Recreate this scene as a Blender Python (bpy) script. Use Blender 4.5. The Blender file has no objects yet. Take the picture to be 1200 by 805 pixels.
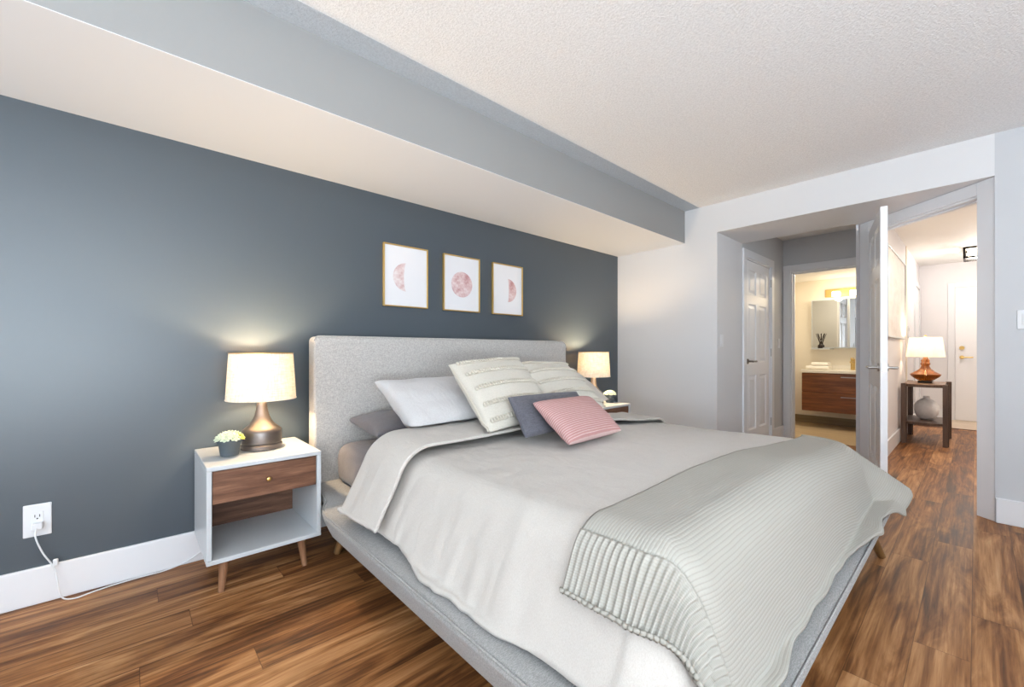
import bpy, bmesh, math, random
from mathutils import Vector, Matrix, noise
PI = math.pi
S = bpy.context.scene
COL = S.collection
random.seed(7)

# ------------------------------------------------------------------ camera, world, big lights, exposure
CAMH = 1.07
cd = bpy.data.cameras.new('camera'); cam = bpy.data.objects.new('camera', cd); COL.objects.link(cam)
cam.location = (0, 0, CAMH); cam.rotation_euler = (PI/2, 0, -math.atan2(.671, .7415))
cd.sensor_width = 36; cd.sensor_fit = 'HORIZONTAL'; cd.lens = 36*491.6/1200
cd.shift_y = 8.5/1200; cd.clip_start = .03; cd.clip_end = 60
S.camera = cam

S.view_settings.view_transform = 'Standard'; S.view_settings.look = 'None'
S.view_settings.gamma = 1; S.view_settings.use_curve_mapping = False
S.view_settings.exposure = 0.58

W = bpy.data.worlds.new('world'); S.world = W; W.use_nodes = True
wb = W.node_tree.nodes['Background']; wb.inputs[0].default_value = (.74, .87, 1, 1); wb.inputs[1].default_value = 1.0

def area(name, loc, rot, sx, sy, power, col, spread=PI):
    l = bpy.data.lights.new(name, 'AREA'); l.shape = 'RECTANGLE'; l.size = sx; l.size_y = sy
    l.energy = power; l.color = col; l.spread = spread
    o = bpy.data.objects.new(name, l); COL.objects.link(o); o.location = loc; o.rotation_euler = rot
    return o
# daylight through the two window openings (side wall and the wall behind the camera)
area('window_daylight', (-2.37, .80, 1.2), (PI/2+math.radians(20), 0, -PI/2), 3.2, 1.7, 27, (.87, .94, 1.0))
area('rear_window_daylight', (-1.45, -3.04, 1.3), (PI/2+math.radians(10), 0, 0), 1.7, 1.4, 21, (.66, .86, 1.0))
area('upward_fill', (-.9, -2.85, .75), (PI/2+math.radians(80), 0, 0), 2.6, .9, 345, (.84, .93, 1.0))  # unseen fill lamp added inside the room, aimed up to brighten the ceiling

area('hall_fill', (5.6, -.45, 2.41), (0, 0, 0), .35, .35, 20, (1.0, .90, .76))  # added fill without a fixture; lifts the hall and the floor by its doorway
area('bath_fill', (6.55, 1.25, 2.09), (0, 0, 0), .5, .5, 7, (1.0, .88, .68))  # extra unseen lamp, added to spread the bathroom light more evenly

try:
    S.cycles.use_denoising = True
    S.cycles.max_bounces = 10; S.cycles.diffuse_bounces = 6; S.cycles.sample_clamp_indirect = 6
    S.cycles.caustics_reflective = False; S.cycles.caustics_refractive = False
except Exception:
    pass

# ------------------------------------------------------------------ materials
def srgb(r, g, b):
    f = lambda c: c/12.92 if c <= .04045 else ((c+.055)/1.055)**2.4
    return (f(r/255), f(g/255), f(b/255), 1)

class Mat:
    def __init__(s, name, col=(200, 200, 200), rough=.6, metal=0, spec=.5):
        s.m = bpy.data.materials.new(name); s.m.use_nodes = True
        s.t = s.m.node_tree; s.b = s.t.nodes['Principled BSDF']
        s.b.inputs['Base Color'].default_value = srgb(*col)
        s.b.inputs['Roughness'].default_value = rough; s.b.inputs['Metallic'].default_value = metal
        s.b.inputs['Specular IOR Level'].default_value = spec
        s.col = col
    def n(s, typ, **kw):
        nd = s.t.nodes.new(typ)
        for k, v in kw.items():
            setattr(nd, k, v)
        return nd
    def l(s, a, b): s.t.links.new(a, b)
    def coord(s, out='Object', scale=(1, 1, 1)):
        tc = s.n('ShaderNodeTexCoord'); mp = s.n('ShaderNodeMapping'); mp.inputs['Scale'].default_value = scale
        s.l(tc.outputs[out], mp.inputs[0]); return mp.outputs[0]
    def noise(s, vec, scale, detail=3, rough=.6):
        nd = s.n('ShaderNodeTexNoise'); nd.inputs['Scale'].default_value = scale
        nd.inputs['Detail'].default_value = detail; nd.inputs['Roughness'].default_value = rough
        if vec is not None: s.l(vec, nd.inputs['Vector'])
        return nd.outputs['Fac']
    def ramp(s, fac, stops):
        r = s.n('ShaderNodeValToRGB'); e = r.color_ramp.elements
        while len(e) < len(stops): e.new(.5)
        for el, (p, c) in zip(e, stops):
            el.position = p; el.color = srgb(*c)
        s.l(fac, r.inputs[0]); return r.outputs[0]
    def base(s, sock): s.l(sock, s.b.inputs['Base Color'])
    def bump(s, fac, strength=.3, dist=.002):
        b = s.n('ShaderNodeBump'); b.inputs['Strength'].default_value = strength; b.inputs['Distance'].default_value = dist
        s.l(fac, b.inputs['Height']); s.l(b.outputs[0], s.b.inputs['Normal']); return b
    def math(s, op, a, b=None, c=None):
        nd = s.n('ShaderNodeMath', operation=op)
        for i, v in enumerate((a, b, c)):
            if v is None: continue
            if isinstance(v, (int, float)): nd.inputs[i].default_value = v
            else: s.l(v, nd.inputs[i])
        return nd.outputs[0]
    def mix(s, fac, a, b, mode='MIX'):
        nd = s.n('ShaderNodeMix', data_type='RGBA', blend_type=mode)
        if isinstance(fac, (int, float)): nd.inputs[0].default_value = fac
        else: s.l(fac, nd.inputs[0])
        for i, v in ((6, a), (7, b)):
            if isinstance(v, tuple): nd.inputs[i].default_value = v
            else: s.l(v, nd.inputs[i])
        return nd.outputs[2]

def plain(name, col, rough=.6, metal=0, spec=.5, var=0, scale=30, bump=0, bscale=200, bdist=.001):
    m = Mat(name, col, rough, metal, spec)
    if var:
        f = m.noise(m.coord(), scale)
        m.base(m.ramp(f, [(.3, tuple(max(0, c-var) for c in col)), (.7, tuple(min(255, c+var) for c in col))]))
    if bump: m.bump(m.noise(m.coord(), bscale, 2), bump, bdist)
    return m.m

def fabric(name, c1, c2, scale=260, bump=.35, dist=.0015, rough=.9, out='Object', crease=0):
    m = Mat(name, c1, rough, 0, .25)
    v1 = m.coord(out, (1, 1, .2)); v2 = m.coord(out, (.2, 1, 1))
    a = m.noise(v1, scale, 2); b = m.noise(v2, scale, 2)
    f = m.math('MULTIPLY', m.math('ADD', a, b), .5)
    m.base(m.ramp(f, [(.40, c1), (.60, c2)])); bn = m.bump(f, bump, dist)
    if crease:
        nd = m.n('ShaderNodeTexNoise'); nd.inputs['Scale'].default_value = 15; nd.inputs['Detail'].default_value = 4
        nd.inputs['Distortion'].default_value = .8; m.l(m.coord(out, (1, .55, .55)), nd.inputs['Vector'])
        b2 = m.n('ShaderNodeBump'); b2.inputs['Strength'].default_value = crease; b2.inputs['Distance'].default_value = .012
        m.l(nd.outputs['Fac'], b2.inputs['Height']); m.l(b2.outputs[0], bn.inputs['Normal'])
    m.b.inputs['Sheen Weight'].default_value = .15
    return m.m

def wood(name, dark, mid, light, axis=0, scale=1.0, rough=.4):
    m = Mat(name, mid, rough)
    sc = [14*scale]*3; sc[axis] = 1.3*scale
    v = m.coord('Object', tuple(sc))
    n1 = m.noise(v, 2.2, 5, .65)
    sc2 = [120*scale]*3; sc2[axis] = 4*scale
    n2 = m.noise(m.coord('Object', tuple(sc2)), 2, 2)
    f = m.math('ADD', m.math('MULTIPLY', n1, .78), m.math('MULTIPLY', n2, .22))
    m.base(m.ramp(f, [(.33, dark), (.5, mid), (.68, light)])); m.bump(n2, .1, .0006)
    return m.m

def floor_mat():
    m = Mat('plank_floor', (150, 100, 66), .4, 0, .25)
    PW, PL = .145, 1.22
    tc = m.n('ShaderNodeTexCoord'); sp = m.n('ShaderNodeSeparateXYZ'); m.l(tc.outputs['Object'], sp.inputs[0])
    x, y = sp.outputs[0], sp.outputs[1]
    yr = m.math('DIVIDE', m.math('ADD', y, 20), PW); row = m.math('FLOOR', yr); fy = m.math('FRACT', yr)
    wn = m.n('ShaderNodeTexWhiteNoise', noise_dimensions='1D'); m.l(row, wn.inputs['W'])
    xr = m.math('ADD', m.math('DIVIDE', m.math('ADD', x, 20), PL), m.math('MULTIPLY', wn.outputs['Value'], 7.3))
    colm = m.math('FLOOR', xr); fx = m.math('FRACT', xr)
    cb = m.n('ShaderNodeCombineXYZ'); m.l(row, cb.inputs[0]); m.l(colm, cb.inputs[1])
    w2 = m.n('ShaderNodeTexWhiteNoise', noise_dimensions='2D'); m.l(cb.outputs[0], w2.inputs['Vector'])
    rnd = w2.outputs['Value']
    def grain(sx, sy, sc, det, dist=0, rg=.6):
        c = m.n('ShaderNodeCombineXYZ')
        m.l(m.math('MULTIPLY', x, sx), c.inputs[0]); m.l(m.math('MULTIPLY', y, sy), c.inputs[1]); m.l(m.math('MULTIPLY', rnd, 37.0), c.inputs[2])
        nd = m.n('ShaderNodeTexNoise'); nd.inputs['Scale'].default_value = sc; nd.inputs['Detail'].default_value = det
        nd.inputs['Distortion'].default_value = dist; nd.inputs['Roughness'].default_value = rg
        m.l(c.outputs[0], nd.inputs['Vector']); return nd.outputs['Fac']
    g1 = grain(.7, 5.0, 2.2, 5, 1.2); g2 = grain(1.6, 48, 1.6, 3, .4); g3 = grain(8, 220, 1.0, 2)
    f = m.math('ADD', m.math('ADD', m.math('MULTIPLY', g1, .69), m.math('MULTIPLY', g2, .35)), m.math('MULTIPLY', m.math('SUBTRACT', rnd, .5), .13))
    col = m.ramp(f, [(.34, (60, 36, 20)), (.44, (108, 68, 38)), (.54, (150, 102, 60)), (.66, (190, 141, 95)), (.78, (212, 169, 124))])
    col = m.mix(m.math('MULTIPLY', g3, .25), col, srgb(88, 52, 32))
    ey = m.math('MINIMUM', fy, m.math('SUBTRACT', 1, fy)); ex = m.math('MULTIPLY', m.math('MINIMUM', fx, m.math('SUBTRACT', 1, fx)), PL/PW)
    edge = m.math('LESS_THAN', m.math('MINIMUM', ey, ex), .009)
    m.base(m.mix(m.math('MULTIPLY', edge, .55), col, srgb(50, 28, 18)))
    h = m.math('SUBTRACT', m.math('MULTIPLY', g2, .5), edge); m.bump(h, .12, .001)
    m.l(m.math('ADD', .36, m.math('MULTIPLY', g1, .16)), m.b.inputs['Roughness'])
    return m.m

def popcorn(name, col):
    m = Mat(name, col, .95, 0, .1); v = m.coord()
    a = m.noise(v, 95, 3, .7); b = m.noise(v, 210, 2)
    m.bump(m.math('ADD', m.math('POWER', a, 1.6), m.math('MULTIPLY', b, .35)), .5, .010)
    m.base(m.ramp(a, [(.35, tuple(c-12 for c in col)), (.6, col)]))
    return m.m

def shade_mat(name, c1, c2, trans=.55, scale=170):
    m = Mat(name, c1, .9, 0, .1)
    v1 = m.coord('Object', (1, 1, .12)); v2 = m.coord('Object', (.12, .12, 1))
    f = m.math('MULTIPLY', m.math('ADD', m.noise(v1, scale, 2), m.noise(v2, scale, 2)), .5)
    c = m.ramp(f, [(.4, c1), (.6, c2)])
    d = m.n('ShaderNodeBsdfDiffuse'); t = m.n('ShaderNodeBsdfTranslucent'); mx = m.n('ShaderNodeMixShader')
    mx.inputs[0].default_value = trans
    m.l(c, d.inputs[0]); m.l(c, t.inputs[0]); m.l(d.outputs[0], mx.inputs[1]); m.l(t.outputs[0], mx.inputs[2])
    out = [n for n in m.t.nodes if n.type == 'OUTPUT_MATERIAL'][0]; m.l(mx.outputs[0], out.inputs[0])
    return m.m

def emit(name, col, strength):
    m = Mat(name, (255, 250, 240), .4)
    m.b.inputs['Emission Color'].default_value = srgb(*col); m.b.inputs['Emission Strength'].default_value = strength
    return m.m

def knit(name, c1, c2, rib=False):
    m = Mat(name, c1, .95, 0, .15)
    tc = m.n('ShaderNodeTexCoord'); sp = m.n('ShaderNodeSeparateXYZ'); m.l(tc.outputs['UV'], sp.inputs[0])
    s, t = sp.outputs[0], sp.outputs[1]
    if rib:
        a = m.math('ABSOLUTE', m.math('SINE', m.math('MULTIPLY', s, PI/.006)))
        h = m.math('MULTIPLY', a, .3)
        ns = m.noise(m.coord('UV'), 400, 2); f = m.math('ADD', h, m.math('MULTIPLY', ns, .5))
    else:
        jit = m.math('MULTIPLY', m.noise(m.coord('UV'), 7, 1), .004)
        row = m.math('ABSOLUTE', m.math('SINE', m.math('MULTIPLY', m.math('ADD', t, jit), PI/.0088)))
        st = m.math('ABSOLUTE', m.math('SINE', m.math('MULTIPLY', s, PI/.011)))
        f = m.math('ADD', m.math('MULTIPLY', row, .75), m.math('MULTIPLY', m.math('MULTIPLY', row, st), .35))
    m.base(m.ramp(f, [(.08, c2), (.5, c1)])); m.bump(f, .32 if not rib else .4, .0026)
    return m.m

def striped(name, ca, cb, period):
    m = Mat(name, ca, .9, 0, .2)
    tc = m.n('ShaderNodeTexCoord'); sp = m.n('ShaderNodeSeparateXYZ'); m.l(tc.outputs['UV'], sp.inputs[0])
    w = m.math('ABSOLUTE', m.math('SINE', m.math('MULTIPLY', sp.outputs[1], PI/period)))
    wx = m.math('ADD', w, m.math('MULTIPLY', m.math('SUBTRACT', m.noise(m.coord('UV', (60, 220, 1)), 1, 2), .5), .5))
    m.base(m.ramp(wx, [(.18, cb), (.62, ca)])); m.bump(w, .5, .003)
    return m.m

M = {}
M['accent'] = plain('slate_paint', (62, 72, 80), .38, 0, .8, bump=.05, bscale=300)
M['wall'] = plain('grey_paint', (214, 214, 215), .55, bump=.04, bscale=300)
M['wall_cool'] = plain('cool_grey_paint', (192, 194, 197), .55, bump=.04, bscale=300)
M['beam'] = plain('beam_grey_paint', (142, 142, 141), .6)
M['soffit'] = plain('soffit_white_paint', (226, 230, 235), .6)
M['popcorn'] = popcorn('stippled_ceiling', (240, 241, 242))
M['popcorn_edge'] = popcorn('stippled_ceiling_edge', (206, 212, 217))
M['ceil'] = plain('white_ceiling_paint', (238, 236, 232), .7)
M['trim'] = plain('white_trim_paint', (224, 225, 228), .35)
M['door'] = plain('white_door_paint', (236, 236, 238), .32)
M['floor'] = floor_mat()
M['hall_wall'] = plain('hall_paint', (222, 220, 222), .6)
M['bath_wall'] = plain('bath_paint', (244, 236, 220), .6)
M['bath_floor'] = wood('bath_floor_tile', (190, 164, 128), (206, 182, 146), (220, 198, 164), 1, .7, .35)
M['bath_base'] = wood('bath_skirting_tile', (120, 102, 74), (140, 122, 92), (156, 138, 106), 1, .7, .35)
M['tile'] = plain('hall_tile', (204, 186, 164), .4, var=8, scale=3)
M['walnut'] = wood('walnut', (78, 48, 34), (112, 76, 56), (144, 104, 80), 0, 1.2, .42)
M['walnut_leg'] = wood('walnut_leg', (104, 70, 48), (136, 96, 68), (160, 120, 90), 2, 1.2, .45)
M['dark_leg'] = wood('dark_bed_leg', (84, 56, 30), (112, 80, 46), (132, 98, 60), 2, 1.2, .45)
M['vanity'] = wood('vanity_wood', (84, 46, 22), (120, 70, 36), (148, 92, 50), 1, 1.0, .35)
M['table_wood'] = wood('hall_table_wood', (62, 47, 40), (84, 65, 54), (104, 83, 70), 2, 1.2, .4)
M['table_top'] = wood('hall_table_top_wood', (110, 78, 54), (134, 100, 72), (150, 116, 86), 0, 1.2, .35)
M['lacquer'] = plain('white_lacquer', (196, 200, 203), .3)
M['uph'] = fabric('grey_upholstery', (158, 155, 152), (190, 187, 183), 420, .4, .0015)
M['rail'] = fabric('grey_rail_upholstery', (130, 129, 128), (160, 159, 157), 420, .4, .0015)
M['linen'] = fabric('pale_linen', (181, 175, 168), (190, 185, 179), 480, .35, .0015, crease=.38)
M['linen_white'] = fabric('white_linen', (184, 182, 183), (195, 194, 194), 480, .35, .0015, crease=.5)
M['linen_beige'] = fabric('beige_linen', (186, 179, 170), (196, 190, 181), 480, .35, .0015, crease=.45)
M['sheet'] = fabric('grey_sheet', (104, 101, 105), (115, 112, 116), 420, .2, .001, crease=.35)
M['charcoal'] = fabric('charcoal_linen', (82, 82, 90), (98, 98, 106), 200, .3, .001)
M['cream'] = fabric('cream_cotton', (190, 185, 174), (202, 197, 187), 420, .35, .0015)
M['braid'] = plain('cream_braid', (192, 185, 172), .9, bump=.4, bscale=400)
M['braid_dark'] = plain('taupe_braid_edge', (176, 166, 154), .9)
M['pink'] = striped('pink_stripe', (176, 132, 130), (204, 176, 172), .0115)
M['knit'] = knit('cream_knit', (165, 162, 154), (154, 151, 143))
M['rib'] = knit('cream_rib_knit', (166, 163, 155), (151, 148, 140), True)
M['gold'] = plain('gold_frame', (208, 172, 104), .35, .75)
M['brass'] = plain('brass', (214, 180, 112), .28, .9)
M['bronze'] = plain('dark_pewter', (112, 104, 100), .34, .75, var=6, scale=20)
M['nickel'] = plain('nickel', (176, 172, 168), .28, .95)
M['dark_metal'] = plain('dark_metal', (52, 44, 40), .4, .6)
M['paper'] = plain('print_paper', (222, 222, 225), .35, spec=.5)
M['plastic'] = plain('white_plastic', (222, 224, 227), .35)
M['slot'] = plain('dark_slot', (40, 40, 42), .6)
M['pot'] = plain('charcoal_pot', (72, 80, 86), .55)
M['soil'] = plain('soil', (60, 48, 38), .9)
M['leaf'] = plain('pale_succulent', (206, 216, 190), .55, var=22, scale=60)
M['leaf_lime'] = plain('lime_succulent', (204, 208, 96), .55, var=20, scale=60)
M['shade'] = shade_mat('linen_shade', (226, 216, 198), (250, 244, 232), .17)
M['shade_white'] = shade_mat('white_shade', (248, 244, 234), (252, 250, 244), .6)
M['bulb'] = emit('warm_bulb', (255, 214, 150), 6)
M['globe'] = emit('lit_globe', (255, 232, 190), 4)
M['hall_glass'] = emit('lit_hall_glass', (255, 236, 208), 5)
M['ceramic'] = plain('white_stoneware', (240, 240, 240), .6, var=6, scale=40)
M['towel'] = plain('white_towel', (248, 244, 236), .95, bump=.6, bscale=500)
M['counter'] = plain('white_counter', (244, 238, 226), .25)
M['black'] = plain('black_iron', (30, 26, 24), .45, .5)
M['ball'] = plain('tennis_ball_felt', (188, 206, 60), .95, bump=.5, bscale=500)
M['art'] = None
mm = Mat('mirror_glass', (235, 235, 232), .02, 1.0); M['mirror'] = mm.m
mm = Mat('amber_glass', (196, 112, 40), .06); mm.b.inputs['Transmission Weight'].default_value = .6; M['amber'] = mm.m
mm = Mat('pale_abstract_print', (226, 220, 214), .7)
mm.base(mm.ramp(mm.noise(mm.coord('Object', (1, 1, 2.2)), 2.0, 4), [(.3, (216, 206, 198)), (.5, (232, 227, 222)), (.7, (214, 210, 208))])); M['art'] = mm.m
mm = Mat('moon_ink', (226, 196, 196), .4)
mm.base(mm.ramp(mm.noise(mm.coord('Object'), 16, 5, .65), [(.38, (182, 134, 134)), (.5, (204, 172, 172)), (.62, (220, 204, 204))])); M['moon'] = mm.m
mm = Mat('moon_ink_pale', (230, 214, 216), .4)
mm.base(mm.ramp(mm.noise(mm.coord('Object'), 18, 5, .65), [(.38, (190, 152, 152)), (.5, (208, 186, 186)), (.64, (220, 212, 212))])); M['moon_pale'] = mm.m
mm = Mat('window_glass', (255, 255, 255), .02); mm.b.inputs['Transmission Weight'].default_value = 1; mm.b.inputs['IOR'].default_value = 1.05; M['glass'] = mm.m

# ------------------------------------------------------------------ object helpers
WLOC = {}
def props(o, label=None, cat=None, group=None, kind=None):
    if label: o['label'] = label
    if cat: o['category'] = cat
    if group: o['group'] = group
    if kind: o['kind'] = kind
    return o
def thing(name, loc, label, cat, group=None):
    o = bpy.data.objects.new(name, None); COL.objects.link(o); o.location = loc; o.empty_display_size = .05
    WLOC[o] = Vector(loc); return props(o, label, cat, group)
def copy_tree(o, parent=None):
    c = o.copy(); COL.objects.link(c)
    if parent is not None: c.parent = parent; c.matrix_parent_inverse.identity()
    for ch in list(o.children): copy_tree(ch, c)
    return c

class MB:
    """collects world-space geometry for one mesh"""
    def __init__(s): s.v = []; s.f = []; s.uv = {}
    def add(s, vs, fs, uvs=None):
        b = len(s.v); s.v += [Vector(p) for p in vs]; s.f += [tuple(i+b for i in f) for f in fs]
        if uvs:
            for i, u in enumerate(uvs): s.uv[b+i] = u
        return s
    def box(s, x0, x1, y0, y1, z0, z1, mtx=None):
        vs = [Vector(p) for p in ((x0, y0, z0), (x1, y0, z0), (x1, y1, z0), (x0, y1, z0), (x0, y0, z1), (x1, y0, z1), (x1, y1, z1), (x0, y1, z1))]
        if mtx is not None: vs = [mtx @ p for p in vs]
        return s.add(vs, [(3, 2, 1, 0), (4, 5, 6, 7), (0, 1, 5, 4), (1, 2, 6, 5), (2, 3, 7, 6), (3, 0, 4, 7)])
    def prism(s, poly, z0, z1):
        n = len(poly)
        vs = [(p[0], p[1], z0) for p in poly] + [(p[0], p[1], z1) for p in poly]
        fs = [tuple(reversed(range(n))), tuple(range(n, 2*n))] + [(i, (i+1) % n, n+(i+1) % n, n+i) for i in range(n)]
        return s.add(vs, fs)
    def loops(s, rings, close=True, cap0=True, cap1=True):
        n = len(rings[0]); vs = [p for r in rings for p in r]; fs = []
        for k in range(len(rings)-1):
            for i in range(n if close else n-1):
                j = (i+1) % n; fs.append((k*n+i, k*n+j, (k+1)*n+j, (k+1)*n+i))
        if close and cap0: fs.append(tuple(reversed(range(n))))
        if close and cap1: fs.append(tuple(range((len(rings)-1)*n, len(rings)*n)))
        return s.add(vs, fs)
    def lathe(s, prof, c, seg=32, caps=True, mtx=None):
        rings = []
        for r, z in prof:
            ring = [Vector((r*math.cos(2*PI*i/seg), r*math.sin(2*PI*i/seg), z)) for i in range(seg)]
            if mtx is not None: ring = [mtx @ p for p in ring]
            rings.append([p + Vector(c) for p in ring])
        return s.loops(rings, True, caps, caps)
    def tube(s, pts, r, seg=8, r1=None):
        pts = [Vector(p) for p in pts]; rings = []; n = len(pts); nrm = None
        for i, p in enumerate(pts):
            d = (pts[min(i+1, n-1)] - pts[max(i-1, 0)]).normalized()
            if nrm is None: nrm = d.orthogonal().normalized()
            nrm = (nrm - d*nrm.dot(d)).normalized(); bn = d.cross(nrm)
            rr = r if r1 is None else r+(r1-r)*i/(n-1)
            rings.append([p + (nrm*math.cos(2*PI*k/seg) + bn*math.sin(2*PI*k/seg))*rr for k in range(seg)])
        return s.loops(rings)
    def ball(s, c, rx, ry=None, rz=None, u=12, v=8, mtx=None):
        ry = ry or rx; rz = rz or rx; rings = []
        for k in range(v+1):
            a = -PI/2 + PI*k/v; cr = max(math.cos(a), 1e-3)
            ring = [Vector((rx*cr*math.cos(2*PI*i/u), ry*cr*math.sin(2*PI*i/u), rz*math.sin(a))) for i in range(u)]
            if mtx is not None: ring = [mtx @ p for p in ring]
            rings.append([p + Vector(c) for p in ring])
        return s.loops(rings)
    def grid(s, fn, nu, nv, uvfn=None):
        vs = []; uvs = []
        for j in range(nv+1):
            for i in range(nu+1):
                vs.append(fn(i/nu, j/nv)); uvs.append(uvfn(i/nu, j/nv) if uvfn else (i/nu, j/nv))
        fs = [(j*(nu+1)+i, j*(nu+1)+i+1, (j+1)*(nu+1)+i+1, (j+1)*(nu+1)+i) for j in range(nv) for i in range(nu)]
        return s.add(vs, fs, uvs)
    def build(s, name, mat, parent=None, bevel=0, smooth=None, recalc=True, seg=2, at=None):
        base = WLOC[parent] if parent is not None else Vector(at) if at is not None else Vector((0, 0, 0))
        if parent is None and at is None and s.v:
            xs = [p.x for p in s.v]; ys = [p.y for p in s.v]; zs = [p.z for p in s.v]
            base = Vector(((min(xs)+max(xs))/2, (min(ys)+max(ys))/2, min(zs)))
        me = bpy.data.meshes.new(name); me.from_pydata([p-base for p in s.v], [], s.f); me.update()
        if s.uv:
            ul = me.uv_layers.new(name='UVMap')
            for lp in me.loops: ul.data[lp.index].uv = s.uv.get(lp.vertex_index, (0, 0))
        if recalc:
            bm = bmesh.new(); bm.from_mesh(me); bmesh.ops.recalc_face_normals(bm, faces=bm.faces); bm.to_mesh(me); bm.free()
        me.materials.append(mat)
        o = bpy.data.objects.new(name, me); COL.objects.link(o)
        if parent is not None: o.parent = parent; WLOC[o] = base
        else: o.location = base; WLOC[o] = base
        if smooth is not None:
            for p in me.polygons: p.use_smooth = True
            me.set_sharp_from_angle(angle=math.radians(smooth))
        if bevel:
            md = o.modifiers.new('bevel', 'BEVEL'); md.width = bevel; md.segments = seg; md.limit_method = 'ANGLE'; md.angle_limit = math.radians(40)
            md.harden_normals = False
        return o
def st(o): o['kind'] = 'structure'; return o
def rot(ax, deg): return Matrix.Rotation(math.radians(deg), 4, ax)
def frame(origin, ex):     # local x along ex (xy), y = outward normal to its left, z up
    ex = Vector((ex[0], ex[1], 0)).normalized(); ey = Vector((-ex.y, ex.x, 0))
    return Matrix(((ex.x, ey.x, 0, origin[0]), (ex.y, ey.y, 0, origin[1]), (0, 0, 1, origin[2]), (0, 0, 0, 1)))

# ------------------------------------------------------------------ room constants
CZ = 2.43; SZ = 2.115; HZ = 2.165          # ceiling, beam soffit, header soffit
WY = 2.67; EX = 4.0; AX = 4.62; AY = 1.6; BX = 5.97; HY = .61; FX = 9.4
DA = Vector((4.03, -.08)); DB = Vector((4.68, .66)); DE = (DB-DA).normalized(); DN = Vector((-DE.y, DE.x))   # diagonal door wall; DN to the bedroom side

# ------------------------------------------------------------------ the setting
st(MB().box(-2.5, 8.35, -3.2, 2.8, -.1, 0).build('floor', M['floor'], at=(0, 0, 0)))
st(MB().box(8.35, FX+.1, -1.3, .9, -.1, .004).build('floor_hall_tile', M['tile'], at=(0, 0, 0)))
st(MB().box(BX+.03, 7.5, .7, 2.0, -.002, .006).build('floor_bath', M['bath_floor'], at=(0, 0, 0)))
st(MB().box(8.33, 8.37, -1.2, HY, 0, .009).build('trim_9', M['walnut'], bevel=.003))
st(MB().box(-2.5, 4.3, -3.2, 1.765, CZ, CZ+.1).build('ceiling', M['popcorn'], at=(0, 0, 0)))
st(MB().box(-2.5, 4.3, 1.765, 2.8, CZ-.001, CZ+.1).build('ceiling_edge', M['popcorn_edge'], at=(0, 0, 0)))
st(MB().box(4.3, FX+.1, -3.2, 2.8, CZ, CZ+.1).build('ceiling_hall', M['ceil']))
st(MB().box(BX+.1, 7.5, .7, 2.0, 2.10, 2.2).build('ceiling_bath', M['ceil']))
# beam over the bed: painted face and white underside
st(MB().box(-2.3, EX, 1.905, WY+.02, SZ+.002, CZ).build('wall_beam', M['beam']))
st(MB().box(-2.3, EX, 1.905, WY, SZ, SZ+.002).build('ceiling_beam_soffit', M['soffit']))
st(MB().box(-2.5, EX+.1, WY, WY+.12, 0, CZ).build('wall_headboard', M['accent']))
# end wall, header over the alcove and diagonal door
st(MB().box(EX, AX, AY, WY+.12, 0, CZ).build('wall_end', M['wall']))
cut = DA + DN*.0
header = [(EX, AY), (EX, -.08), (4.03, -.08), (4.68, .66), (4.68, .70), (AX, .70), (AX, AY)]
st(MB().prism(header, HZ, CZ).build('wall_header', M['wall']))
st(MB().box(EX, EX+.1, -3.1, -.08, 0, CZ).build('wall_right', M['wall_cool']))
# window wall on the left and rear wall with windows
def holed(axis, pos, th, a0, a1, h0, h1, b0, b1, name, mat, top=CZ):
    m = MB()
    def bx(p0, p1, z0, z1):
        if p1 - p0 < 1e-4 or z1 - z0 < 1e-4: return
        if axis == 'x': m.box(pos, pos+th, p0, p1, z0, z1)
        else: m.box(p0, p1, pos, pos+th, z0, z1)
    bx(a0, h0, 0, top); bx(h1, a1, 0, top); bx(h0, h1, 0, b0); bx(h0, h1, b1, top)
    return st(m.build(name, mat))
holed('x', -2.42, .12, -3.1, WY, -.8, 2.4, .35, 2.05, 'wall_window', M['wall'])
holed('y', -3.06, .12, -2.42, EX+.1, -2.2, .4, .45, 2.05, 'wall_rear', M['wall'])
def window(name, axis, pos, a0, a1, b0, b1):
    m = MB()
    def bx(p0, p1, z0, z1):
        if axis == 'x': m.box(pos-.03, pos+.03, p0, p1, z0, z1)
        else: m.box(p0, p1, pos-.03, pos+.03, z0, z1)
    bx(a0, a1, b0, b0+.05); bx(a0, a1, b1-.05, b1); bx(a0, a0+.05, b0+.05, b1-.05); bx(a1-.05, a1, b0+.05, b1-.05)
    c = (a0+a1)/2; bx(c-.025, c+.025, b0+.05, b1-.05)
    return st(m.build(name, M['trim'], bevel=.004))
window('window_1', 'x', -2.33, -.8, 2.4, .35, 2.05)
window('window_2', 'y', -2.97, -2.2, .4, .45, 2.05)

# alcove walls
def wall_hole_y(y0, y1, x0, x1, hx0, hx1, hz, name, mat):
    m = MB(); m.box(x0, hx0, y0, y1, 0, CZ); m.box(hx1, x1, y0, y1, 0, CZ); m.box(hx0, hx1, y0, y1, hz, CZ)
    return st(m.build(name, mat))
CLX0, CLX1, CLH = 4.70, 5.50, 2.04
wall_hole_y(AY, AY+.1, AX, BX, CLX0, CLX1, CLH, 'wall_alcove', M['wall_cool'])
BY0, BY1, BH = .72, 1.515, 2.03
m = MB(); m.box(BX, BX+.1, BY1, 2.05, 0, CZ); m.box(BX, BX+.1, HY+.09, BY0, 0, CZ); m.box(BX, BX+.1, BY0, BY1, BH, CZ)
st(m.build('wall_bath_entry', M['wall_cool']))
st(MB().box(7.45, 7.55, .6, 2.05, 0, CZ).build('wall_bath_back', M['bath_wall']))
st(MB().box(BX+.1, 7.5, 1.95, 2.05, 0, CZ).build('wall_bath_side', M['bath_wall']))
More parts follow.
